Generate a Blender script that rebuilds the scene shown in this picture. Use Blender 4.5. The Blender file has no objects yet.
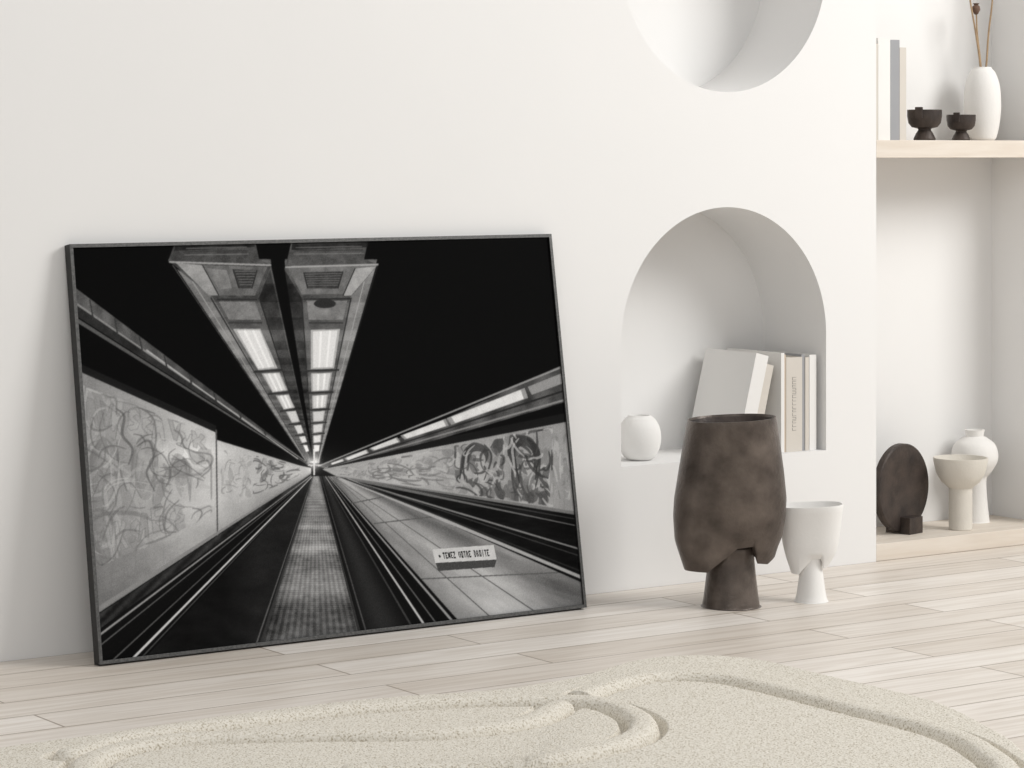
import bpy, bmesh, math, random
import numpy as np
from mathutils import Vector, Matrix

random.seed(3); rng=np.random.default_rng(5)
scene=bpy.context.scene
COL=scene.collection
scene.view_settings.view_transform='Standard'
scene.view_settings.look='None'
YAW=math.radians(34.8)

# ------------------------------------------------------------ materials
def mat_basic(name,col,rough=0.6,metal=0.0,spec=0.5,noise=0.0,nscale=8,bump=0.0,bscale=60,col2=None):
    m=bpy.data.materials.new(name); m.use_nodes=True
    nt=m.node_tree; b=nt.nodes['Principled BSDF']
    b.inputs['Roughness'].default_value=rough
    b.inputs['Metallic'].default_value=metal
    b.inputs['Specular IOR Level'].default_value=spec
    tc=nt.nodes.new('ShaderNodeTexCoord')
    n=nt.nodes.new('ShaderNodeTexNoise'); n.inputs['Scale'].default_value=nscale; n.inputs['Detail'].default_value=6
    nt.links.new(tc.outputs['Object'],n.inputs['Vector'])
    r=nt.nodes.new('ShaderNodeValToRGB')
    c2=col2 if col2 else tuple(c*(1-noise) for c in col[:3])+(1,)
    r.color_ramp.elements[0].position=.3; r.color_ramp.elements[1].position=.7
    r.color_ramp.elements[0].color=c2; r.color_ramp.elements[1].color=col
    nt.links.new(n.outputs['Fac'],r.inputs['Fac'])
    nt.links.new(r.outputs['Color'],b.inputs['Base Color'])
    if bump>0:
        n2=nt.nodes.new('ShaderNodeTexNoise'); n2.inputs['Scale'].default_value=bscale; n2.inputs['Detail'].default_value=5
        nt.links.new(tc.outputs['Object'],n2.inputs['Vector'])
        bp=nt.nodes.new('ShaderNodeBump'); bp.inputs['Strength'].default_value=bump; bp.inputs['Distance'].default_value=.004
        nt.links.new(n2.outputs['Fac'],bp.inputs['Height']); nt.links.new(bp.outputs['Normal'],b.inputs['Normal'])
    return m

M_wall=mat_basic('plaster_white',(.81,.804,.795,1),.85,spec=.2,noise=.015,nscale=2,bump=.05,bscale=40)
M_white=mat_basic('ceramic_white',(.80,.785,.76,1),.75,spec=.25,noise=.04,nscale=12,bump=.15,bscale=120)
M_chalk=mat_basic('ceramic_chalk',(.84,.83,.81,1),.8,spec=.2,noise=.03,nscale=12,bump=.1,bscale=120)
M_beige=mat_basic('ceramic_beige',(.70,.665,.60,1),.8,spec=.2,noise=.08,nscale=14,bump=.2,bscale=150)
M_brown=mat_basic('ceramic_bronze',(.165,.135,.115,1),.34,metal=.4,spec=.5,nscale=13,bump=.4,bscale=100,col2=(.052,.040,.033,1))
M_dark=mat_basic('ceramic_dark',(.075,.056,.046,1),.5,metal=.2,spec=.4,nscale=20,bump=.5,bscale=70,col2=(.028,.022,.02,1))
M_frame=mat_basic('frame_grey',(.12,.12,.117,1),.45,metal=.4,spec=.5,nscale=150,bump=.2,bscale=400,col2=(.05,.05,.05,1))
M_fside=mat_basic('frame_side_black',(.012,.012,.012,1),.5,spec=.4,noise=.3,nscale=60)
M_back=mat_basic('frame_backing',(.05,.045,.04,1),.8)
M_bw=mat_basic('book_white',(.80,.79,.77,1),.7,spec=.2,noise=.02)
M_bb=mat_basic('book_beige',(.64,.60,.545,1),.7,spec=.2,noise=.04)
M_bt=mat_basic('book_tan',(.58,.48,.38,1),.7,spec=.2,noise=.05)
M_bg=mat_basic('book_grey',(.34,.345,.36,1),.7,spec=.2,noise=.05)
M_pg=mat_basic('book_pages',(.74,.71,.65,1),.9,spec=.1,noise=.10,nscale=90)
M_ink=mat_basic('ink',(.26,.24,.22,1),.8)
M_twig=mat_basic('twig',(.42,.29,.17,1),.8,noise=.3,nscale=60)
M_pod=mat_basic('pod',(.16,.09,.06,1),.8,noise=.4,nscale=60)

def mat_wood_shelf():
    m=bpy.data.materials.new('shelf_wood'); m.use_nodes=True; nt=m.node_tree; b=nt.nodes['Principled BSDF']
    tc=nt.nodes.new('ShaderNodeTexCoord'); mp=nt.nodes.new('ShaderNodeMapping')
    mp.inputs['Scale'].default_value=(1.2,14,14)
    n=nt.nodes.new('ShaderNodeTexNoise'); n.inputs['Scale'].default_value=3; n.inputs['Detail'].default_value=8; n.inputs['Distortion'].default_value=.4
    r=nt.nodes.new('ShaderNodeValToRGB'); r.color_ramp.elements[0].color=(.66,.585,.50,1); r.color_ramp.elements[1].color=(.76,.70,.625,1)
    r.color_ramp.elements[0].position=.3; r.color_ramp.elements[1].position=.7
    nt.links.new(tc.outputs['Object'],mp.inputs[0]); nt.links.new(mp.outputs[0],n.inputs['Vector']); nt.links.new(n.outputs['Fac'],r.inputs[0]); nt.links.new(r.outputs[0],b.inputs['Base Color'])
    b.inputs['Roughness'].default_value=.6; b.inputs['Specular IOR Level'].default_value=.3
    return m
M_shelf=mat_wood_shelf()

def mat_floor():
    m=bpy.data.materials.new('whitewashed_planks'); m.use_nodes=True; nt=m.node_tree; b=nt.nodes['Principled BSDF']
    L=nt.links.new
    tc=nt.nodes.new('ShaderNodeTexCoord')
    br=nt.nodes.new('ShaderNodeTexBrick'); br.offset=.37; br.offset_frequency=2
    br.inputs['Scale'].default_value=1; br.inputs['Brick Width'].default_value=1.25; br.inputs['Row Height'].default_value=.15
    br.inputs['Mortar Size'].default_value=.003; br.inputs['Mortar Smooth'].default_value=.3; br.inputs['Bias'].default_value=0
    br.inputs['Color1'].default_value=(.82,.775,.725,1); br.inputs['Color2'].default_value=(.68,.62,.555,1); br.inputs['Mortar'].default_value=(.36,.30,.25,1)
    L(tc.outputs['Object'],br.inputs['Vector'])
    mp=nt.nodes.new('ShaderNodeMapping'); mp.inputs['Scale'].default_value=(1.2,18,1)
    n=nt.nodes.new('ShaderNodeTexNoise'); n.inputs['Scale'].default_value=2.4; n.inputs['Detail'].default_value=9; n.inputs['Distortion'].default_value=.8
    L(tc.outputs['Object'],mp.inputs[0]); L(mp.outputs[0],n.inputs['Vector'])
    r=nt.nodes.new('ShaderNodeValToRGB'); r.color_ramp.elements[0].position=.32; r.color_ramp.elements[1].position=.60
    r.color_ramp.elements[0].color=(.80,.76,.71,1); r.color_ramp.elements[1].color=(1.05,1.05,1.05,1)
    L(n.outputs['Fac'],r.inputs[0])
    mx=nt.nodes.new('ShaderNodeMix'); mx.data_type='RGBA'; mx.blend_type='MULTIPLY'; mx.inputs[0].default_value=.7
    L(br.outputs['Color'],mx.inputs[6]); L(r.outputs[0],mx.inputs[7]); L(mx.outputs[2],b.inputs['Base Color'])
    b.inputs['Roughness'].default_value=.40; b.inputs['Specular IOR Level'].default_value=.4
    bp=nt.nodes.new('ShaderNodeBump'); bp.inputs['Strength'].default_value=.3; bp.inputs['Distance'].default_value=.003; bp.invert=True
    L(br.outputs['Fac'],bp.inputs['Height']); L(bp.outputs[0],b.inputs['Normal'])
    return m
M_floor=mat_floor()

def mat_rug():
    m=bpy.data.materials.new('sand_rug'); m.use_nodes=True; nt=m.node_tree; b=nt.nodes['Principled BSDF']; L=nt.links.new
    tc=nt.nodes.new('ShaderNodeTexCoord')
    n=nt.nodes.new('ShaderNodeTexNoise'); n.inputs['Scale'].default_value=240; n.inputs['Detail'].default_value=2
    r=nt.nodes.new('ShaderNodeValToRGB'); e=r.color_ramp.elements
    e[0].position=.31; e[0].color=(.40,.35,.27,1); e[1].position=.45; e[1].color=(.68,.64,.56,1)
    x=e.new(.66); x.color=(.79,.755,.685,1)
    L(tc.outputs['Object'],n.inputs['Vector']); L(n.outputs['Fac'],r.inputs[0]); L(r.outputs[0],b.inputs['Base Color'])
    b.inputs['Roughness'].default_value=.95; b.inputs['Specular IOR Level'].default_value=.1
    bp=nt.nodes.new('ShaderNodeBump'); bp.inputs['Strength'].default_value=.35; bp.inputs['Distance'].default_value=.003
    L(n.outputs['Fac'],bp.inputs['Height']); L(bp.outputs[0],b.inputs['Normal'])
    return m
M_rug=mat_rug()

# ------------------------------------------------------------ mesh helpers
def new_obj(name,verts,faces,mats,smooth=False,angle=35,parent=None,fmats=None):
    me=bpy.data.meshes.new(name); me.from_pydata([tuple(v) for v in verts],[],faces)
    for m in (mats if isinstance(mats,(list,tuple)) else [mats]): me.materials.append(m)
    if fmats:
        for p,i in zip(me.polygons,fmats): p.material_index=i
    bm=bmesh.new(); bm.from_mesh(me); bmesh.ops.recalc_face_normals(bm,faces=bm.faces); bm.to_mesh(me); bm.free()
    if smooth:
        for p in me.polygons: p.use_smooth=True
        me.set_sharp_from_angle(angle=math.radians(angle))
    ob=bpy.data.objects.new(name,me); COL.objects.link(ob)
    if parent: ob.parent=parent
    return ob

def lathe_data(profile,seg=72,cx=0,cy=0,cz=0,sy=1.0):
    V=[];F=[]
    n=len(profile)
    idx=[]
    for (r,z) in profile:
        if r<1e-6:
            idx.append([len(V)]); V.append((cx,cy,cz+z))
        else:
            ring=[]
            for k in range(seg):
                a=2*math.pi*k/seg
                ring.append(len(V)); V.append((cx+r*math.cos(a),cy+sy*r*math.sin(a),cz+z))
            idx.append(ring)
    for i in range(n-1):
        A,B=idx[i],idx[i+1]
        for k in range(seg):
            k2=(k+1)%seg
            if len(A)==1 and len(B)==1: continue
            if len(A)==1: F.append((A[0],B[k2],B[k]))
            elif len(B)==1: F.append((A[k],A[k2],B[0]))
            else: F.append((A[k],A[k2],B[k2],B[k]))
    return V,F

def smooth_prof(pts,n=6):
    out=[]
    P=[pts[0]]+list(pts)+[pts[-1]]
    for i in range(1,len(P)-2):
        p0,p1,p2,p3=[np.array(q,float) for q in P[i-1:i+3]]
        for k in range(n):
            t=k/n
            out.append(tuple(float(c) for c in .5*((2*p1)+(-p0+p2)*t+(2*p0-5*p1+4*p2-p3)*t*t+(-p0+3*p1-3*p2+p3)*t**3)))
    out.append(tuple(pts[-1]))
    return out

def lathe(name,profile,loc,mat,seg=72,angle=40):
    V,F=lathe_data(profile,seg)
    o=new_obj(name,V,F,mat,True,angle); o.location=loc
    return o

def box_data(x0,x1,y0,y1,z0,z1,base=0,M=None):
    V=[(x0,y0,z0),(x1,y0,z0),(x1,y1,z0),(x0,y1,z0),(x0,y0,z1),(x1,y0,z1),(x1,y1,z1),(x0,y1,z1)]
    if M is not None: V=[tuple(M@Vector(v)) for v in V]
    F=[(0,3,2,1),(4,5,6,7),(0,1,5,4),(1,2,6,5),(2,3,7,6),(3,0,4,7)]
    return V,[tuple(i+base for i in f) for f in F]

def bevel(ob,w,seg=2):
    b=ob.modifiers.new('bevel','BEVEL'); b.width=w; b.segments=seg; b.limit_method='ANGLE'; b.angle_limit=math.radians(40)

# ------------------------------------------------------------ room
V,F=box_data(-2.5,9,-6.8,.42,-.1,0)
floor=new_obj('floor',V,F,M_floor)
V,F=box_data(-2.5,9,0,.42,0,3.0)
wall=new_obj('wall_back',V,F,M_wall)
def cutter(V,F):
    c=new_obj('cut',V,F,M_wall); return c
def prism(pts,y0,y1):
    n=len(pts); V=[(x,y0,z) for x,z in pts]+[(x,y1,z) for x,z in pts]
    F=[tuple(range(n)),tuple(range(2*n-1,n-1,-1))]+[(i,i+n,(i+1)%n+n,(i+1)%n) for i in range(n)]
    return V,F
DEP=.281
NX=4.885;NR=.369
arch=[(NX-NR,.337),(NX+NR,.337)]+[(NX+NR*math.cos(a),.671+NR*math.sin(a)) for a in np.linspace(0,math.pi,97)]
circ=[(NX+NR*math.cos(a),1.731+NR*math.sin(a)) for a in np.linspace(0,2*math.pi,160,endpoint=False)]
cuts=[cutter(*prism(arch,-.3,DEP)),cutter(*prism(circ,-.3,DEP)),cutter(*box_data(5.447,6.192,-.3,DEP,-.2,2.7))]
for c in cuts:
    md=wall.modifiers.new('b','BOOLEAN'); md.operation='DIFFERENCE'; md.object=c; md.solver='EXACT'
dg=bpy.context.evaluated_depsgraph_get()
me=bpy.data.meshes.new_from_object(wall.evaluated_get(dg))
wall.modifiers.clear(); wall.data=me
for c in cuts: bpy.data.objects.remove(c,do_unlink=True)
for p in me.polygons: p.use_smooth=True
me.set_sharp_from_angle(angle=math.radians(30))

for (z0,z1) in ((1.177,1.229),(0,.05)):
    V,F=box_data(5.4485,6.1905,.001,DEP-.001,z0,z1)
    s=new_obj('wooden_shelf',V,F,M_shelf); bevel(s,.0015)

# ------------------------------------------------------------ poster artwork (flat print, painted onto a fine mesh)
NXp,NYp=900,630; SS=2
ref=[(77,251),(548.5,239.5),(583,604.5),(104.5,661)]   # TL TR BR BL of sheet in artwork sketch units
uv=[(0,1),(1,1),(1,0),(0,0)]
A=[];B=[]
for (u,v),(x,y) in zip(uv,ref):
    A.append([u,v,1,0,0,0,-u*x,-v*x]);B.append(x)
    A.append([0,0,0,u,v,1,-u*y,-v*y]);B.append(y)
h=np.linalg.solve(np.array(A,float),np.array(B,float))
Hi=np.linalg.inv(np.array([[h[0],h[1],h[2]],[h[3],h[4],h[5]],[h[6],h[7],1.0]]))
W2,H2=NXp*SS,NYp*SS
uu,vv=np.meshgrid((np.arange(W2)+.5)/W2,(np.arange(H2)+.5)/H2)
den=h[6]*uu+h[7]*vv+1
PX=(h[0]*uu+h[1]*vv+h[2])/den; PY=(h[3]*uu+h[4]*vv+h[5])/den
IMG=np.full(PX.shape,6.0)
IMG+= np.clip((PY-240)/300,0,1)*4
def vnoise(x,y,seed):
    r=np.random.default_rng(seed).random((64,64))
    xi=np.floor(x).astype(int);yi=np.floor(y).astype(int);fx=x-xi;fy=y-yi
    fx=fx*fx*(3-2*fx);fy=fy*fy*(3-2*fy)
    a=r[yi%64,xi%64];b=r[yi%64,(xi+1)%64];c=r[(yi+1)%64,xi%64];d=r[(yi+1)%64,(xi+1)%64]
    return a+(b-a)*fx+(c-a)*fy+(a-b-c+d)*fx*fy
def fbm(x,y,seed): return vnoise(x,y,seed)*.5+vnoise(x*2.1,y*2.1,seed+1)*.3+vnoise(x*4.3,y*4.3,seed+2)*.2

def poly(pts,val,alpha=1.0):
    P=np.array(pts,float); q=np.c_[P,np.ones(len(P))]@Hi.T; q=q[:,:2]/q[:,2:3]
    c0=max(0,int(q[:,0].min()*W2)-1);c1=min(W2,int(q[:,0].max()*W2)+2)
    r0=max(0,int(q[:,1].min()*H2)-1);r1=min(H2,int(q[:,1].max()*H2)+2)
    if c1<=c0 or r1<=r0: return
    x=PX[r0:r1,c0:c1];y=PY[r0:r1,c0:c1]; ins=np.zeros(x.shape,bool); n=len(P)
    for i in range(n):
        x1,y1=P[i];x2,y2=P[(i+1)%n]
        if y1==y2: continue
        ins^=((y1>y)!=(y2>y))&(x<(x2-x1)*(y-y1)/(y2-y1)+x1)
    if not ins.any(): return
    sub=IMG[r0:r1,c0:c1]
    v=val(x[ins],y[ins]) if callable(val) else val
    sub[ins]=sub[ins]*(1-alpha)+v*alpha
def line(p,q,w0,w1,val,alpha=1.0):
    p=np.array(p,float);q=np.array(q,float);d=q-p;n=np.array([-d[1],d[0]])/(np.hypot(*d)+1e-9)
    poly([tuple(p+n*w0/2),tuple(q+n*w1/2),tuple(q-n*w1/2),tuple(p-n*w0/2)],val,alpha)
VP=(316,470)
def lerp(a,b,t): return a+(b-a)*t
def L2(p,q,t): return (lerp(p[0],q[0],t),lerp(p[1],q[1],t))
def stroke(pts,w,val,alpha=1.0):
    P=np.array(smooth_prof(pts,6))
    d=np.gradient(P,axis=0); n=np.stack([-d[:,1],d[:,0]],1)/(np.hypot(d[:,0],d[:,1])[:,None]+1e-9)
    t=np.linspace(0,1,len(P)); ww_=w*(.35+.65*np.sin(np.pi*t)**.6)/2
    Lp=P+n*ww_[:,None]; Rp=P-n*ww_[:,None]
    for i in range(len(P)-1):
        poly([tuple(Lp[i]),tuple(Lp[i+1]),tuple(Rp[i+1]),tuple(Rp[i])],val,alpha)
def closed(pts,n=6):
    P=[np.array(p,float) for p in pts]; N=len(P); out=[]
    for i in range(N):
        p0,p1,p2,p3=P[i-1],P[i],P[(i+1)%N],P[(i+2)%N]
        for k in range(n):
            t=k/n; out.append(tuple(.5*((2*p1)+(-p0+p2)*t+(2*p0-5*p1+4*p2-p3)*t*t+(-p0+3*p1-3*p2+p3)*t**3)))
    return out

# left ceiling trough
poly([(66,280),(314,467),(66,297)],lambda x,y:96-(x-80)*.15+8*np.sin(x*.35)+36*(fbm(x*.1,y*.1,3)-.5))
poly([(66,297),(314,467),(66,309)],lambda x,y:46+36*(fbm(x*.1,y*.1,4)-.5))
line((66,296),(314,467),2.2,.6,140)
line((66,313),(314,468),4.0,.6,92)
line((150,352),(300,460),1.6,.8,180)
for k in range(9):
    t=.0+k*.1
    p=L2((70,284),(314,467),t);q=L2((70,300),(314,467),t)
    line(p,(q[0]+3,q[1]+3),1.5,1.5,58)
# left wall base
def lw(x,y):
    t=np.clip((x-85)/225,0,1)
    base=140+46*np.exp(-((x-205)/60.0)**2)+30*t
    base+=40*np.exp(-((x-190)**2/1000.0+(y-455)**2/90.0))
    dd=VP[0]-x+6; hgt=(y-VP[1])/dd; dep=120.0/dd
    tile=((np.mod(dep*26,1)<.05)|(np.mod(hgt*14,1)<.045)).astype(float)
    base-=7*tile
    base-=30*np.clip((hgt-.30)/.3,0,1)
    base+=24*(fbm(x*.06,y*.06,8)-.5)
    return base
wallL=[(76,369),(140,397),(219,431),(219,441),(300,466),(313,469),(313,474),(96,617)]
poly(wallL,lw)
def LWp(x,hf):
    top=371+(x-80)*(60/139.0) if x<219 else 441+(x-219)*(28/94.0)
    bot=616-(x-98)*(142/215.0)
    return (x,top+(bot-top)*hf)
def RWp(x,hf):
    top=470-(x-324)*(49/251.0)+ (1 if x<420 else 0)
    bot=477+(x-338)*(37/237.0)
    return (x,top+(bot-top)*hf)
rr=random.Random(11)
def letter(cx,ch,rx,rh,fill,edge,P,al=.75,w=1.2):
    kind=rr.randrange(5)
    S=[[(-1,-1),(-.2,-.9),(.1,.1),(.6,-.9),(1,-1),(.4,1),(-.1,1)],
       [(-1,-.8),(.9,-1),(1,-.5),(-.2,-.4),(-.3,0),(.7,-.05),(.6,.4),(-.3,.35),(-.2,.7),(.9,.6),(1,1),(-.9,1)],
       [(-.9,1),(-.5,-1),(.5,-1),(1,1),(.4,.8),(.2,.2),(-.2,.2),(-.4,.9)],
       [(-.9,-.7),(0,-1),(.9,-.5),(.2,-.5),(-.2,-.2),(.8,.2),(.7,.8),(-.3,1),(-1,.6),(-.1,.5),(.1,.3),(-.8,0)],
       [(-1,-.9),(-.4,-1),(-.2,-.2),(.5,-1),(1,-.8),(.2,.05),(1,.9),(.4,1),(-.2,.3),(-.4,1),(-.9,.9)]][kind]
    sk=rr.uniform(-.3,.3)
    pts=[P(cx+rx*(a+sk*b+rr.uniform(-.1,.1)),ch+rh*(b+rr.uniform(-.1,.1))) for a,b in S]
    poly(pts,fill,al)
    for a,b in zip(pts,pts[1:]+[pts[0]]): line(a,b,w,w,edge,al)
def figure(x0,x1,h0,h1,n,w,vals,al,P):
    for _ in range(n):
        cx=rr.uniform(x0,x1); ch=rr.uniform(h0,h1)
        a=rr.uniform(0,6.28); pts=[]
        rx=(x1-x0)*rr.uniform(.08,.2); rh=(h1-h0)*rr.uniform(.06,.18); turn=rr.uniform(.8,3.0); k=rr.choice([1,1,-1]); sh=rr.uniform(-.9,.9)
        for j in range(4):
            t=j/3; ang=a+k*turn*t
            x=min(max(cx+rx*math.cos(ang)+sh*rx*t,x0),x1); hh=min(max(ch+rh*math.sin(ang)+sh*rh*t*2,h0),h1)
            pts.append(P(x,hh))
        stroke(pts,w*rr.uniform(.6,1.5),rr.choice(vals),al)
def shards(x0,x1,h0,h1,n,sx,sh,vals,al,P):
    """overlapping painted patches: torn organic shapes"""
    for _ in range(n):
        cx=rr.uniform(x0,x1); ch=rr.uniform(h0,h1); ph=rr.uniform(0,6.28); tw=rr.uniform(-1,1)
        pts=[]
        for j in range(8):
            a=ph+6.283*j/8; r=rr.uniform(.35,1.25)
            pts.append(P(min(max(cx+sx*r*math.cos(a)+tw*sx*math.sin(a),x0),x1),min(max(ch+sh*r*math.sin(a),h0),h1)))
        poly(closed(pts,5),rr.choice(vals),al)
def portrait(cx,cy,w,h,turn,dark,mid,lite,al=.9):
    def q(a,b): return (cx+w*(a+turn*b*.3+rr.uniform(-.05,.05)),cy+h*(b+rr.uniform(-.04,.04)))
    poly(closed([q(-.8,.1),q(-.9,-.5),q(-.35,-.95),q(.4,-.85),q(.8,-.45),q(.6,.0),q(.2,-.3),q(-.3,-.2)],5),dark,al)
    poly(closed([q(-.3,-.45),q(.15,-.55),q(.5,-.25),q(.5,.15),q(.25,.5),q(.0,.58),q(-.25,.3),q(-.36,-.05)],5),lite,al)
    poly(closed([q(-.42,-.35),q(-.06,-.35),q(-.10,.1),q(.04,.55),q(-.25,.42),q(-.5,.05)],5),mid,al)
    poly(closed([q(-.34,-.12),q(-.1,-.26),q(.2,-.22),q(.45,-.14),q(.2,-.06),q(-.1,-.08)],4),dark,al*.75)
    poly(closed([q(.0,.0),q(.14,.10),q(.06,.20),q(-.06,.15)],4),mid,al)
    poly(closed([q(-.1,.30),q(.08,.25),q(.25,.31),q(.08,.38)],4),dark,al*.7)
    for k in range(7):
        a=rr.choice([-1,1])*rr.uniform(.45,.95)
        stroke([q(a*.4,-.85),q(a,-.5),q(a*1.05,0),q(a*rr.uniform(.6,1.2),rr.uniform(.3,.9))],w*.14,rr.choice([dark,dark,lite]),al)
# left mural
shards(88,214,.05,.80,34,8,.10,[178,188,160,134,118],.42,LWp)
for (x,hf,w,hh,t) in ((108,.42,18,42,.3),(148,.40,16,36,-.4),(184,.46,13,28,.3)):
    portrait(x,LWp(x,hf)[1],w,hh,t,112,134,180,.36)
figure(88,214,.05,.80,26,4.0,[176,186,120,108],.45,LWp)
for row,(h_,rh,n,x0,x1) in enumerate(((.15,.06,9,90,210),(.69,.08,8,96,190))):
    for i in range(n):
        letter(x0+(x1-x0)*(i+.5)/n+rr.uniform(-2,2),h_+rr.uniform(-.03,.03),(x1-x0)/n*.5,rh*rr.uniform(.85,1.2),rr.choice([178,186,150,132]),rr.choice([112,104]),LWp,.36,1.0)
figure(88,214,.06,.80,95,1.6,[100,114,92,196],.5,LWp)
stroke([(120,410),(128,418),(126,436),(136,450),(132,466)],2.8,80,.6)
stroke([(140,448),(152,442),(157,458),(150,474),(158,492)],2.4,86,.6)
shards(224,256,.1,.75,12,3,.12,[186,150,140],.4,LWp)
figure(224,256,.1,.75,30,1.1,[126,138,200],.6,LWp)
shards(256,302,.08,.72,20,3,.14,[96,120,184],.5,LWp)
figure(256,302,.08,.72,46,1.3,[80,94,196],.7,LWp)
poly([(76,362),(219,427),(219,434),(76,370)],28)
line((219,431),(220,540),1.5,1.5,90)
line((96,613),(313,474),5,1,140)
# left plinth, handrails
poly([(96,618),(313,474.5),(314,478),(100,643)],lambda x,y:42+14*np.sin((x+y)*.5)+30*(fbm(x*.15,y*.15,5)-.5))
poly([(100,631),(314,476),(314,478),(100,668)],14)
line((100,637),(313,476.5),2.2,.6,155)
line((100,648),(313,477),1.4,.5,95)
line((106,669),(313.5,477.3),1.6,.5,88)
line((128,666),(314,477.6),2.6,.8,215)
line((138,664),(314,478),1.5,.5,72)
poly([(142,664),(315,478),(260,649)],lambda x,y:14+36*np.exp(-(((x-150)/(y-470.0+1)+.25)/.22)**2)+16*(fbm(x*.05,y*.1,6)-.3)+14*np.clip((x-225)/35,0,1))
# walkway
def ww(x,y):
    d=y-470.0; s=(x-317.5)/d
    b=146-.31*d+10*np.sin(2600.0/d)
    b+=12*np.sign(np.sin(s*150))*np.clip(d/60,0,1)
    b+=9*np.sign(np.sin(d*d*.004+y*1.9))*np.clip(d/70,0,1)
    b+=38*np.exp(-((y-583)/9.0)**2)+26*np.exp(-((y-548)/6.0)**2)+18*np.exp(-((y-527)/4.0)**2)-18*np.exp(-((y-607)/8.0)**2)-14*np.exp(-((y-565)/5.0)**2)
    b-=26*np.clip((np.abs(s)-.19)/.08,0,1)
    b+=56*(fbm(x*.12,y*.25,21)-.5)
    return b
poly([(261,650),(362,638),(321.5,477),(315,477)],ww)
line((261,650),(315,477),3,.6,55); line((362,638),(321,477),3,.6,50)
line((256,650),(314.6,477),1.4,.4,100)
# right inner parapet
poly([(364,638),(322,477),(331,477),(472,628)],lambda x,y:13+30*np.exp(-(((x-322)/(y-470.0+1)-.40)/.13)**2))
line((369,638),(322.5,477),1.5,.4,80)
line((417,634),(325.5,477),2.0,.5,62)
line((430,632),(327,477),2.2,.6,200)
line((442,630),(328.5,477),1.4,.5,100)
line((459,628),(330,477),2.4,.7,155)
# metallic floor
def mf(x,y):
    s=(x-331)/(y-470.0+1e-3)
    return 112+66*np.exp(-((s-1.25)/.33)**2)+12*np.sin(s*9)-.1*(y-500)+26*np.exp(-((x-505)/45)**2)+46*(fbm(s*6,y*.06,30)-.5)
poly([(331,477),(343,477),(592,587),(592,616),(464,626)],mf)
for p in ((500,625),(545,618)): line(p,(336,478),1.2,.4,84)
for yy,xa,xb in ((500,352,392),(520,375,442),(575,422,588)):
    line((xa,yy+4),(xb,yy-4),1.1,1.1,88)
# second travelator (dark)
poly([(338,476),(573,513),(590,516),(592,587),(344,477.5)],lambda x,y:14+20*(fbm(x*.05,y*.2,33)-.4))
line((338,477),(580,520),3.0,.8,60)
line((345,478),(582,527),3.2,.8,108)
line((339,477.5),(586,551),1.6,1.6,135)
line((341,477.5),(586,558),1.0,1.0,62)
line((343,478),(588,580),3.2,3.2,172)
line((343,478),(588,574),1.5,1.5,40)
# right wall
def rw(x,y):
    dd=x-VP[0]+6; hg=(y-VP[1])/dd; dep=140.0/dd
    base=162-14*np.abs((x-440)/120.0)+30*np.exp(-((x-395)/30.0)**2)+26*(fbm(x*.08,y*.08,40)-.5)
    base-=9*((np.mod(dep*40,1)<.08)).astype(float)
    return base
poly([(324,470),(420,451),(580,420),(580,515),(338,477)],rw)
shards(370,456,.08,.9,34,5,.16,[184,132,118,190],.5,RWp)
figure(370,456,.08,.9,60,1.6,[112,124,190,100],.6,RWp)
shards(342,372,.15,.85,12,2.5,.16,[124,184],.5,RWp)
figure(342,372,.15,.85,24,1.0,[108,184],.6,RWp)
shards(456,504,.06,.95,26,5,.15,[84,104,182,70,130],.7,RWp)
shards(504,550,.04,.95,28,5.5,.15,[76,98,184,62,126],.7,RWp)
portrait(477,RWp(477,.40)[1],15,21,-.5,58,104,178,.8)
portrait(525,RWp(525,.40)[1],18,26,.6,52,98,176,.8)
figure(456,504,.06,.95,34,1.8,[60,182,76],.75,RWp)
figure(504,552,.04,.95,36,2.0,[54,184,70],.75,RWp)
shards(552,570,.15,.85,6,3,.15,[126,186],.5,RWp)
figure(552,570,.15,.85,10,2.0,[116,188],.6,RWp)
line((580,514),(338,477),3.5,.8,118)
poly([(320,468),(420,444),(580,411),(580,420),(420,451),(324,470)],24)
# right light trough
poly([(320,467),(420,432),(556,369),(582,359),(582,398),(440,440),(326,469)],lambda x,y:76+16*np.sin(x*.2)+46*(fbm(x*.1,y*.1,50)-.5))
line((320,467),(582,360),1.2,2.2,145)
line((326,469),(582,396),1.0,2.2,135)
line((330,468),(582,386),1,2,38)
for q in ([(452,418),(521,391),(524,400),(456,424)],[(404,436),(444,421),(447,427),(408,439.5)],[(372,449),(397,439),(400,443),(376,451)],[(347,459),(367,451),(369,454),(350,461)],[(333,464),(344,460),(345,462),(334,465.5)]):
    c0=np.mean(q,axis=0); poly([tuple(c0+(np.array(p)-c0)*1.12) for p in q],150); poly(q,lambda x,y:222+30*(fbm(x*.15,y*.15,91)-.5))
poly([(528,388),(580,367),(580,378),(532,396)],145)
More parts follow.
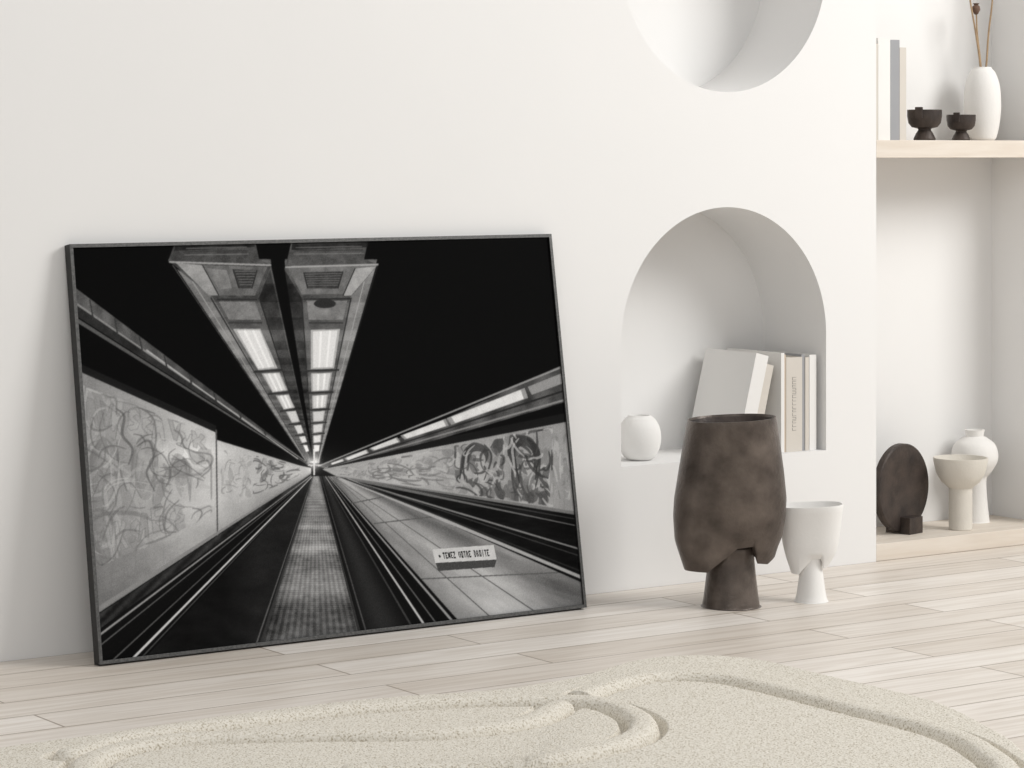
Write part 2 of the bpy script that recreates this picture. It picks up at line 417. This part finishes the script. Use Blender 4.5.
# ceiling light strips
def rib(x,y,b): 
    d=470.1-y
    return b+12*np.sin(1800/d)+42*(fbm(x*.12,y*.12,60)-.5)+8*np.sign(np.sin(5200/d))-10*np.clip((330-y)/70,0,1)
poly([(176,262),(274,262),(315,464),(310,464)],lambda x,y:rib(x,y,94))
poly([(287,262),(379,262),(321,464),(314.5,464)],lambda x,y:rib(x,y,100))
poly([(176,268),(216,300),(309,462),(307,462)],lambda x,y:rib(x,y,134))
poly([(262,300),(273,272),(315,462),(313,462)],lambda x,y:rib(x,y,62))
poly([(287,272),(304,300),(315.3,462),(314.5,462)],lambda x,y:rib(x,y,58))
poly([(378,268),(352,300),(319.5,462),(321,462)],lambda x,y:rib(x,y,138))
line((176,266),(308,463),1.4,.4,30); line((274,266),(315,462),1.4,.4,25)
line((286,266),(314.6,462),1.2,.4,25); line((380,266),(321,462),1.2,.4,30)
line((214,300),(308.6,462),1.6,.4,48); line((262,300),(313,462),1.4,.4,40)
line((304,300),(315.2,462),1.4,.4,45); line((353,300),(319.6,462),1.6,.4,48)
line((196,284),(308,462),1.0,.4,160); line((366,284),(320.3,462),1.0,.4,165)
def nz(b,s): return lambda x,y:b+50*(fbm(x*.14,y*.14,s)-.5)
# heads (angled end panels, grilles)
poly([(182,238),(256,234),(262,262),(274,268),(262,300),(216,300),(178,268),(172,264)],nz(74,70))
poly([(180,266),(206,268),(222,298),(212,298)],nz(150,71))
poly([(206,268),(270,270),(258,298),(222,298)],nz(104,72))
poly([(236,272),(260,273),(255,291),(242,291)],nz(58,73))
poly([(210,271),(230,273),(235,291),(222,292)],nz(128,77))
poly([(182,238),(256,234),(258,250),(178,254)],nz(38,74))
line((173,265),(274,268),1.8,1.8,160)
poly([(296,236),(372,234),(366,262),(380,267),(352,300),(304,300),(287,272),(290,262)],nz(80,75))
poly([(290,270),(378,268),(352,296),(304,297)],nz(112,76))
poly([(306,275),(345,274),(340,291),(310,291)],nz(56,78))
poly([(357,271),(378,269),(353,298),(345,298)],nz(160,79))
poly([(296,236),(372,234),(369,250),(294,253)],nz(42,80))
line((288,270),(380,267),1.8,1.8,165)
for j in range(6):   # grille slats
    t=j/6; a=L2((238,274),(244,290),t);b=L2((259,274),(254,290),t); line(a,b,.9,.9,104)
    a=L2((307,277),(311,290),t);b=L2((344,276),(339,290),t); line(a,b,.9,.9,100)
for a,b in (((206,268),(222,298)),((236,272),(242,291)),((306,275),(310,291)),((345,274),(340,291)),((357,271),(345,298)),((260,273),(255,291))): line(a,b,1,1,40)
for (xa,xb,ya) in ((188,252,258),(296,366,257)):
    for j in range(5): line((xa+j,ya-j*3.2),(xb-j,ya-j*3.4-1),1.1,1.1,[112,60,94,50,74][j])
poly([(309,303),(349,303),(345,322),(311,322)],nz(128,81))
poly([(222,304),(258,304),(264,322),(232,322)],nz(125,82))
line((220,302),(260,302),1.6,1.6,45); line((306,301.5),(352,301),1.6,1.6,45)
line((231,325),(265,325),1.8,1.8,60); line((311,325),(345,325),1.8,1.8,60)
e=[(327+11*math.cos(a),306+4.5*math.sin(a)) for a in np.linspace(0,6.28,20)]; poly(e,44)
left=[[(236,331),(263,331),(280,370),(261,372)],[(264,375),(282,374),(290,392),(275,394)],[(278,397),(291,396),(297,409),(286,411)],[(288,413),(298,412),(302,423),(294,424)],[(296,427),(303,426),(306,434),(300,435)],[(301,438),(307,437),(309,443),(304,444)],[(305,446),(309,446),(311,452),(308,453)]]
right=[[(313,332),(342,331),(336,370),(313,371)],[(313,375),(334,374),(331,392),(313.5,393)],[(314,397),(330,396),(328,409),(314.3,410)],[(314.5,413),(327,412),(325.5,422),(315,423)],[(315,426),(325,425),(324,433),(315,434)],[(315,437),(323,436),(322.5,443),(315.5,444)],[(315.5,446),(321.5,446),(321,452),(316,453)]]
for i,q in enumerate(left+right):
    v=[226,218,214,214,222,232,248][i%7]
    poly(q,v-44)
    c0=np.mean(q,axis=0); q2=[tuple(c0+(np.array(p)-c0)*np.array([.84,.93])) for p in q]; poly(q2,v)
    if i%7<3:
        line(L2(q2[0],q2[1],.33),L2(q2[3],q2[2],.33),2.2,1.6,246); line(L2(q2[0],q2[1],.7),L2(q2[3],q2[2],.7),2.2,1.6,246)
for i in range(6):
    for S in (left,right):
        a=S[i][3];b=S[i][2]; line((a[0]-5+i*.6,a[1]+1.6),(b[0]+5-i*.6,b[1]+1.6),2.0-.2*i,2.0-.2*i,48)
poly([(272,236),(290,236),(287,270),(314.6,455),(274,268)],7)
IMG+=150*np.exp(-((PX-316)**2/30.0+(PY-464)**2/40.0))
IMG+=26*np.exp(-((PX-316)**2/1400.0+(PY-468)**2/300.0))
line((316,450),(316,476),1.6,1.6,240)
line((310,466),(323,466),1.2,1.2,225)
def blur(a,k):
    for ax in (0,1):
        s=a.copy(); wsum=1.0
        for j in range(1,k+1):
            g=math.exp(-(j/(k*.6))**2); s=s+g*(np.roll(a,j,ax)+np.roll(a,-j,ax)); wsum+=2*g
        a=s/wsum
    return a
IMG=blur(IMG,2)*.88+blur(IMG,14)*.12
# sign
poly([(436,562),(497,559),(495,567),(439,571)],70)
sq=[(433,549.5),(494,545),(497,559.5),(436,563)]
poly(sq,lambda x,y:200+20*(fbm(x*.1,y*.1,90)-.5))
FONT={'T':'111010010010010','E':'111100110100111','N':'101111111111101','Z':'111001010100111','V':'101101101101010','O':'111101101101111','R':'110101110101101','D':'110101101101110','I':'010010010010010',' ':'0'*15}
txt='TENEZ VOTRE DROITE'
tot=len(txt)*4+1
def sp(a,b):
    top=L2(sq[0],sq[1],a);bot=L2(sq[3],sq[2],a);return L2(top,bot,b)
for i,ch in enumerate(txt):
    g=FONT[ch]
    for r in range(5):
        for c in range(3):
            if g[r*3+c]=='1':
                a0=.15+.77*(i*4+c)/tot;a1=.15+.77*(i*4+c+1.0)/tot;b0=.28+.46*r/5;b1=b0+.46*1.05/5
                poly([sp(a0,b0),sp(a1,b0),sp(a1,b1),sp(a0,b1)],12)
poly([sp(.08,.45),sp(.11,.45),sp(.11,.62),sp(.08,.62)],18)
IMG+=rng.normal(0,11.0,IMG.shape)*np.clip(IMG/70,.15,1)
IMG=np.clip(IMG,0,255)
IMG=IMG.reshape(NYp,SS,NXp,SS).mean(axis=(1,3))
c=IMG/255.0; LINV=np.where(c<=.04045,c/12.92,((c+.055)/1.055)**2.4)

# ------------------------------------------------------------ picture frame
FW,FL,FT,LIP=1.404,.985,.028,.0085
frame=bpy.data.objects.new('framed_poster',None); COL.objects.link(frame)
tilt=math.radians(9.3)
frame.location=(2.857,-.1895,FT*math.sin(tilt)+.0005); frame.rotation_euler=(-tilt,0,0)
V=[];F=[];FM=[]
o=[(0,0),(FW,0),(FW,FL),(0,FL)]; i_=[(LIP,LIP),(FW-LIP,LIP),(FW-LIP,FL-LIP),(LIP,FL-LIP)]
for (y) in (0,FT):
    for p in o: V.append((p[0],y,p[1]))
for y in (0,FT):
    for p in i_: V.append((p[0],y,p[1]))
for k in range(4):
    k2=(k+1)%4
    F.append((k,k2,8+k2,8+k)); FM.append(0)
    F.append((4+k,12+k,12+k2,4+k2)); FM.append(1)
    F.append((k,4+k,4+k2,k2)); FM.append(1 if k in(0,3) else 0)
    F.append((8+k,8+k2,12+k2,12+k)); FM.append(1)
mo=new_obj('moulding',V,F,[M_frame,M_fside],parent=frame,fmats=FM)
V,F=box_data(LIP,FW-LIP,.008,.022,LIP,FL-LIP)
new_obj('backing_board',V,F,M_back,parent=frame)
xs=np.linspace(LIP,FW-LIP,NXp); zs=np.linspace(LIP,FL-LIP,NYp)
gx,gz=np.meshgrid(xs,zs)
co=np.stack([gx.ravel(),np.full(gx.size,.005),gz.ravel()],1).astype(np.float32)
idx=np.arange(NXp*NYp).reshape(NYp,NXp)
q=np.stack([idx[:-1,:-1],idx[:-1,1:],idx[1:,1:],idx[1:,:-1]],-1).reshape(-1,4).astype(np.int32)
pm=bpy.data.meshes.new('print')
pm.vertices.add(len(co)); pm.vertices.foreach_set('co',co.ravel())
pm.loops.add(q.size); pm.loops.foreach_set('vertex_index',q.ravel())
pm.polygons.add(len(q)); pm.polygons.foreach_set('loop_start',np.arange(0,q.size,4,dtype=np.int32))
pm.update(calc_edges=True)
ca=pm.color_attributes.new('ink','FLOAT_COLOR','POINT')
arr=np.ones((len(co),4),np.float32); arr[:,:3]=(LINV.ravel()*.94)[:,None]; ca.data.foreach_set('color',arr.ravel())
M_print=bpy.data.materials.new('printed_paper'); M_print.use_nodes=True; nt=M_print.node_tree
at=nt.nodes.new('ShaderNodeAttribute'); at.attribute_name='ink'
b=nt.nodes['Principled BSDF']; b.inputs['Roughness'].default_value=.6; b.inputs['Specular IOR Level'].default_value=.03
nt.links.new(at.outputs['Color'],b.inputs['Base Color'])
pm.materials.append(M_print)
po=bpy.data.objects.new('print',pm); COL.objects.link(po); po.parent=frame

# ------------------------------------------------------------ sculptural footed vases
def footed_vase(name,loc,rows,edge,ztop,foot,mat,inner,dr=.6,dr_top=.8,wall_t=.006,open_depth=.10,rot=-YAW,expn=2.2,slant=0.0):
    seg=200; V=[];F=[];FM=[]
    R=[]
    for a,b in zip(rows[:-1],rows[1:]):
        for k in range(6): R.append(tuple(a[i]+(b[i]-a[i])*k/6 for i in range(3)))
    R.append(rows[-1])
    R=[R[0]]+[tuple((R[i-1][j]+4*R[i][j]+R[i+1][j])/6 for j in range(3)) for i in range(1,len(R)-1)]+[R[-1]]
    zb=rows[-1][0]; z0=rows[0][0]
    ex=[e[0] for e in edge]; ez=[e[1] for e in edge]
    def warp(x,z):
        if z>=ztop: return z
        zl=float(np.interp(x,ex,ez)); return zl+(z-zb)*(ztop-zl)/(ztop-zb)
    def ring(z,xl,xr,shr=0,scale=1.0,w=True,dz=0):
        cx=(xl+xr)/2; hw=(xr-xl)/2-shr
        tt=min(1,max(0,(z-zb)/(z0-zb))); d=dr+(dr_top-dr)*tt*tt
        ids=[]
        for k in range(seg):
            a=2*math.pi*k/seg; ca,sa=math.cos(a),math.sin(a)
            x=cx+scale*hw*math.copysign(abs(ca)**(2/expn),ca)
            y=scale*(hw*d)*math.copysign(abs(sa)**(2/expn),sa)
            ids.append(len(V)); V.append((x,y,(warp(x,z) if w else z)+dz+slant*x*tt**3))
        return ids
    rings=[]
    xi=rows[0]
    rings.append(ring(z0-open_depth,xi[1],xi[2],wall_t*2,.9,False))
    rings.append(ring(z0-.006,xi[1],xi[2],wall_t,1,False))
    rings.append(ring(z0,xi[1],xi[2],wall_t*.7,1,False))
    rings.append(ring(z0,xi[1],xi[2],.001,1,False))
    for j,(z,xl,xr) in enumerate(R):
        rings.append(ring(z-.003 if j==0 else z,xl,xr))
    zl,xl,xr=R[-1]
    rings.append(ring(zl,xl,xr,.006,1,True,.001))
    rings.append(ring(zl,xl,xr,0,.7,True,.012))
    for j,(A,Bq) in enumerate(zip(rings[:-1],rings[1:])):
        for k in range(seg):
            k2=(k+1)%seg; F.append((A[k],A[k2],Bq[k2],Bq[k])); FM.append(1 if j==0 else 0)
    F.append(tuple(reversed(rings[0]))); FM.append(1)
    last=rings[-1]; cidx=len(V); V.append(((xl+xr)/2,0,max(ez)))
    for k in range(seg): F.append((last[k],last[(k+1)%seg],cidx)); FM.append(0)
    fv,ff=lathe_data(smooth_prof(foot,5) if len(foot)>4 else foot,64)
    b0=len(V); V+=fv; F+=[tuple(i+b0 for i in f) for f in ff]; FM+=[0]*len(ff)
    ob=new_obj(name,V,F,[mat,inner],True,32,fmats=FM); ob.location=loc; ob.rotation_euler=(0,0,rot)
    return ob
u=.00263
def rowsf(lst,cx,yb,u): return [((yb-y)*u,(xl-cx)*u,(xr-cx)*u) for y,xl,xr in lst]
rows=rowsf([(420,687,776),(445,683,780),(475,678,784),(500,674,786.5),(518,673,785.5),(542,674.5,781.5),(571,684,775)],731,608,u)
edge=[((x-731)*u,(608-y)*u) for x,y in ((680,571),(706,571),(708,569),(735,547),(752,545),(755,562),(766,563.5),(778,555))]
footed_vase('bronze_footed_vase',(4.603,-.364,0),rows,edge,.19,[(0,0),(.074,0),(.0755,.004),(.0715,.03),(.0645,.09),(.061,.13),(.059,.16),(0,.16)],M_brown,M_dark,dr=.60,dr_top=.95,open_depth=.2,slant=.045)  # dark inner material paints in the shade inside the opening
u=.00265
rows=rowsf([(508,777,843),(548,782.5,838),(560,785.5,834.5),(576,791,828)],811,605,u)
edge=[((x-811)*u,(605-y)*u) for x,y in ((786,576),(798,577),(799,575),(810,562),(820,561),(822,571),(832,569))]
footed_vase('white_footed_vase',(4.828,-.425,0),rows,edge,.13,[(0,0),(.0425,0),(.0435,.003),(.039,.02),(.032,.07),(.028,.10),(.026,.12),(0,.12)],M_chalk,M_chalk,dr=.58,dr_top=.72,open_depth=.08,expn=2.7,slant=.04)

# ------------------------------------------------------------ niche objects
prof=smooth_prof([(0,0),(.026,0),(.044,.010),(.0565,.036),(.0600,.064),(.0555,.092),(.044,.113),(.034,.121)],6)+[(.032,.1245),(.028,.1245),(.027,.117),(.03,.10),(0,.06)]
lathe('round_white_vase',prof,(4.662,.108,.337),M_chalk)

def books(name,specs,loc):
    mats=[M_bw,M_bb,M_bt,M_bg,M_pg,M_ink]
    V=[];F=[];FM=[]
    def add(x0,x1,y0,y1,z0,z1,mi,M):
        v,f=box_data(x0,x1,y0,y1,z0,z1,len(V),M); V.extend(v); F.extend(f); FM.extend([mi]*6)
    for s in specs:
        w,hh,d=s['w'],s['h'],s['d']; c=.0022
        M=Matrix.Translation((s['x'],s.get('y',0),0))@Matrix.Rotation(s.get('lean',0),4,'Y')
        add(0,c,0,d,0,hh,s['m'],M); add(w-c,w,0,d,0,hh,s['m'],M)
        add(c,w-c,0,.003,0,hh,s['m'],M)
        add(c,w-c,.003,d-.004,.003,hh-.004,4,M)
        if s.get('ink'):
            n=s['ink']; z=hh*.80
            rr=random.Random(n)
            lw=w*s.get('iw',.42)
            for k in range(n):
                hgt=.006+.003*rr.random(); st=rr.choice([0,1,2])
                x0=w/2-lw/2
                z-=hgt+.003
                if z<hh*.15: break
                add(x0,x0+lw,-.0003,.0005,z,z+.0012,5,M)
                if st!=1: add(x0,x0+lw,-.0003,.0005,z+hgt-.0012,z+hgt,5,M)
                if st!=2: add(x0,x0+.0018,-.0003,.0005,z,z+hgt,5,M)
                else: add(x0+lw-.0018,x0+lw,-.0003,.0005,z,z+hgt,5,M)
    ob=new_obj(name,V,F,mats,fmats=FM); ob.location=loc
    return ob
le=math.radians(14.5)
books('leaning_books',[
 dict(x=.0,w=.046,h=.298,d=.228,lean=le,m=0),
 dict(x=.050,w=.030,h=.264,d=.20,lean=le*.97,m=1,y=.006),
 dict(x=.165,w=.012,h=.284,d=.245,m=0,y=-.001),
 dict(x=.1775,w=.006,h=.279,d=.22,m=2,y=.001),
 dict(x=.1845,w=.060,h=.270,d=.20,m=1,ink=15,iw=.24),
 dict(x=.245,w=.012,h=.276,d=.21,m=3,y=.004),
 dict(x=.258,w=.014,h=.268,d=.20,m=1,y=.002),
 dict(x=.273,w=.026,h=.274,d=.20,m=0,y=.001)],(4.938,.022,.3372))

# ------------------------------------------------------------ recess objects - upper shelf
ZS=1.2292
books('row_of_books',[
 dict(x=0,w=.030,h=.285,d=.19,m=1),
 dict(x=.031,w=.048,h=.302,d=.19,m=0),
 dict(x=.080,w=.036,h=.298,d=.18,m=3),
 dict(x=.117,w=.026,h=.276,d=.17,m=1)],(5.497,.08,ZS))
def pbowl(name,R,H,loc):
    prof=[(0,0),(R*.62,0),(R*.64,H*.05),(R*.50,H*.22),(R*.36,H*.34),(R*.38,H*.38),(R*.74,H*.43),(R*.93,H*.56),(R,H*.78),(R,H),(R*.9,H),(R*.88,H*.8),(R*.7,H*.62),(0,H*.55)]
    V,F=lathe_data(prof,64)
    v,f=box_data(-R*.22,R*.22,-R*1.03,-R*.85,H*.72,H*1.08,len(V)); V+=v;F+=f
    o=new_obj(name,V,F,M_dark,True,35); o.location=loc; o.rotation_euler=(0,0,-1.1)
    bevel(o,.0015); return o
pbowl('dark_pedestal_bowl',.052,.092,(5.733,.10,ZS))
pbowl('dark_pedestal_bowl',.044,.078,(5.884,.10,ZS))
vz=bpy.data.objects.new('vase_with_dried_stems',None); COL.objects.link(vz); vz.location=(6.042,.17,ZS)
prof=smooth_prof([(0,0),(.034,0),(.046,.02),(.0555,.075),(.057,.12),(.053,.17),(.041,.207),(.029,.222)],6)+[(.027,.227),(.022,.227),(.022,.2),(0,.15)]
V,F=lathe_data(prof,72); new_obj('vase_body',V,F,M_white,True,40,parent=vz)
def tube(pts,radii,seg=8):
    V=[];F=[]
    P=[Vector(p) for p in pts]
    for i,p in enumerate(P):
        d=(P[min(i+1,len(P)-1)]-P[max(i-1,0)]).normalized()
        a=d.orthogonal().normalized(); b=d.cross(a)
        for k in range(seg):
            t=2*math.pi*k/seg; V.append(tuple(p+float(radii[i])*(a*math.cos(t)+b*math.sin(t))))
    for i in range(len(P)-1):
        for k in range(seg):
            k2=(k+1)%seg; F.append((i*seg+k,i*seg+k2,(i+1)*seg+k2,(i+1)*seg+k))
    F.append(tuple(range(seg))); F.append(tuple(range((len(P)-1)*seg,len(P)*seg)))
    return V,F
stems=[[(.0,0,.14),(-.010,.0,.24),(-.034,-.004,.34),(-.054,.0,.44),(-.078,.002,.58)],
       [(.005,0,.14),(-.004,.004,.24),(-.018,.004,.33),(-.026,.0,.40)],
       [(-.008,0,.14),(.012,-.004,.23),(.030,.004,.33),(.048,.004,.45),(.055,.01,.6)]]
V=[];F=[]
for s in stems:
    s=smooth_prof(s,5); v,f=tube(s,list(np.linspace(.0034,.0022,len(s)))); F+=[tuple(i+len(V) for i in q) for q in f]; V+=v
new_obj('stems',V,F,M_twig,True,60,parent=vz)
V=[];F=[]
for (x,y,z,r) in ((-.027,.0,.405,.013),(-.078,.002,.585,.013),(.055,.01,.605,.013)):
    pr=[(0,-r*1.4),(r*.5,-r*1.1),(r,-.1*r),(r*.85,r*.7),(r*.45,r),(r*.8,r*1.4),(0,r*1.2)]
    v,f=lathe_data(pr,16,x,y,z); F+=[tuple(i+len(V) for i in q) for q in f]; V+=v
new_obj('seed_pods',V,F,M_pod,True,50,parent=vz)

# ------------------------------------------------------------ recess objects - bottom shelf
ZB=.0502
disc=bpy.data.objects.new('dark_disc_sculpture',None); COL.objects.link(disc); disc.location=(5.674,.14,ZB); disc.rotation_euler=(0,0,.22)
R=.132
prof=[(0,-.006),(R*.35,-.008),(R*.8,-.015),(R-.004,-.013),(R,-.009),(R,.009),(R-.004,.013),(R*.8,.015),(R*.35,.008),(0,.006)]
V,F=lathe_data(prof,80)
V=[(x,z,y+R+.004) for x,y,z in V]
new_obj('disc',V,F,M_dark,True,30,parent=disc)
v1,f1=box_data(-.034,.034,-.048,-.014,0,.05); v2,f2=box_data(-.034,.034,.014,.04,0,.035,8); v3,f3=box_data(-.034,.034,-.0145,.0145,0,.006,16)
s=new_obj('foot_block',v1+v2+v3,f1+f2+f3,M_dark,parent=disc); s.location=(.012,0,0); bevel(s,.0015)

prof=[(0,0),(.034,0),(.0355,.002),(.0355,.125),(.040,.130),(.058,.145),(.073,.170),(.0815,.205),(.0825,.218),(.0785,.218),(.074,.20),(.06,.165),(.03,.145),(0,.14)]
lathe('beige_pedestal_bowl',prof,(5.874,.092,ZB),M_beige,angle=30)
prof=smooth_prof([(0,0),(.043,0),(.045,.004),(.041,.04),(.036,.10),(.037,.135),(.052,.155),(.069,.185),(.0715,.212),(.062,.240),(.040,.258),(.027,.264)],6)+[(.029,.276),(.031,.284),(.026,.284),(.022,.268),(0,.25)]
lathe('white_bottle_vase',prof,(6.036,.197,ZB),M_white)

# ------------------------------------------------------------ carved rug
def crom(P,n,closed_):
    P=np.array(P,float); N=len(P); out=[]
    rngi=range(N) if closed_ else range(N-1)
    for i in rngi:
        if closed_: p0,p1,p2,p3=P[i-1],P[i],P[(i+1)%N],P[(i+2)%N]
        else: p0,p1,p2,p3=P[max(i-1,0)],P[i],P[i+1],P[min(i+2,N-1)]
        for k in range(n):
            t=k/n; out.append(.5*((2*p1)+(-p0+p2)*t+(2*p0-5*p1+4*p2-p3)*t*t+(-p0+3*p1-3*p2+p3)*t**3))
    if not closed_: out.append(P[-1])
    return np.array(out)
BO=5.1
outl=[(-1.021,5.482),(-.841,5.612),(-.653,5.759),(-.454,5.893),(-.244,6.0),(-.0265,6.077),(.154,6.226),(.294,6.42),(.443,6.483),(.579,6.42),(.70,6.25),(.815,6.09),(.92,5.914),(.984,5.66),(1.006,5.5),(1.0,5.25),(.95,4.95),(.75,4.55),(.3,4.32),(-.3,4.35),(-.85,4.6),(-1.2,4.95),(-1.2,5.28)]
O=crom([(a,b-BO-.07) for a,b in outl],44,True)
RA=[(.9,4.95),(.935,5.2),(.925,5.34),(.895,5.482),(.82,5.63),(.69,5.82),(.5656,6.005),(.4517,6.12),(.3148,6.125),(.1948,6.0),(.1019,5.81),(.0265,5.64),(-.144,5.53),(-.4226,5.51),(-.6585,5.47),(-.79,5.34),(-.80,5.15),(-.65,4.9),(-.2,4.75),(.5,4.7),(.9,4.95)]
RB=[(-.86,5.34),(-.7614,5.50),(-.5402,5.65),(-.3423,5.77),(-.1329,5.84),(.0385,5.86),(.1866,5.83),(.2639,5.67),(.246,5.5),(.1522,5.366),(0,5.25),(-.3,5.2)]
lines=[crom([(a,b-BO) for a,b in L],8,False) for L in (RA,RB)]
NA=len(O); NRr=400
rs=np.linspace(0.02,1,NRr)**.7
pts=(rs[:,None,None]*O[None,:,:]).reshape(-1,2)
def dist(pts,pl):
    D=np.full(len(pts),9.0)
    for p,q in zip(pl[:-1],pl[1:]):
        d=q-p; l=(d@d)+1e-12
        t=np.clip(((pts-p)@d)/l,0,1); e=pts-(p+t[:,None]*d); D=np.minimum(D,np.hypot(e[:,0],e[:,1]))
    return D
dE=(1-np.repeat(rs,NA))*np.tile(np.hypot(O[:,0],O[:,1]),NRr)
hgt=.024*np.sqrt(np.clip(1-(1-np.clip(dE/.016,0,1))**2,0,1))
w=.034
for pl in lines:
    D=dist(pts,pl)
    s_=np.clip(1-(D/w)**3,0,1)
    ridge=.037*np.sqrt(s_)
    groove=-.023*np.clip(1-np.abs(D-w*1.15)/(w*.34),0,1)**.6
    hgt=np.where(D>=w,hgt+groove*np.clip(dE/.03,0,1),(.001+ridge)*np.clip(dE/.02,0,1))
hgt+=rng.normal(0,.0005,len(hgt))*np.clip(dE/.01,0,1)
hgt=np.maximum(hgt,.0004)
co=np.concatenate([pts,hgt[:,None]],1)
idx=np.arange(NRr*NA).reshape(NRr,NA); nx=np.roll(idx,-1,axis=1)
q=np.stack([idx[:-1],idx[1:],nx[1:],nx[:-1]],-1).reshape(-1,4)
faces=[tuple(map(int,f)) for f in q]; faces.append(tuple(int(i) for i in idx[0]))
rm=bpy.data.meshes.new('carved_rug'); rm.from_pydata([tuple(map(float,v)) for v in co],[],faces)
for p in rm.polygons: p.use_smooth=True
rm.materials.append(M_rug)
bm=bmesh.new(); bm.from_mesh(rm); bmesh.ops.recalc_face_normals(bm,faces=bm.faces)
if sum(f.normal.z for f in bm.faces)<0: bmesh.ops.reverse_faces(bm,faces=bm.faces)
bm.to_mesh(rm); bm.free()
rug=bpy.data.objects.new('carved_rug',rm); COL.objects.link(rug)
rug.location=(BO*math.sin(YAW),-5.977+BO*math.cos(YAW),0.0005); rug.rotation_euler=(0,0,-YAW)

# ------------------------------------------------------------ light
w=bpy.data.worlds.new('world'); scene.world=w; w.use_nodes=True
bg=w.node_tree.nodes['Background']; bg.inputs[0].default_value=(1,.993,.982,1); bg.inputs[1].default_value=.50
def area(name,loc,tgt,size,power,col=(1,1,1)):
    l=bpy.data.lights.new(name,'AREA'); l.shape='RECTANGLE'; l.size=size[0]; l.size_y=size[1]; l.energy=power; l.color=col
    o=bpy.data.objects.new(name,l); COL.objects.link(o); o.location=loc
    o.rotation_euler=(Vector(tgt)-Vector(loc)).to_track_quat('-Z','Y').to_euler()
area('soft_area_light',(7.9,-3.9,4.0),(3.6,0,.4),(2.6,2.4),245,(1,.985,.96))
area('soft_area_light',(.4,-5.2,3.6),(4.6,0,.6),(3.0,2.6),62,(1,.99,.975))  # added fill lamp at front left, evens out the shading; not a window

cam=bpy.data.cameras.new('camera'); co_=bpy.data.objects.new('camera',cam); COL.objects.link(co_)
cam.sensor_width=36; cam.lens=2750/1024*36; cam.shift_y=-234/1024; cam.clip_end=100
co_.location=(0,-5.977,1.2); co_.rotation_euler=(math.pi/2,0,-YAW)
scene.camera=co_
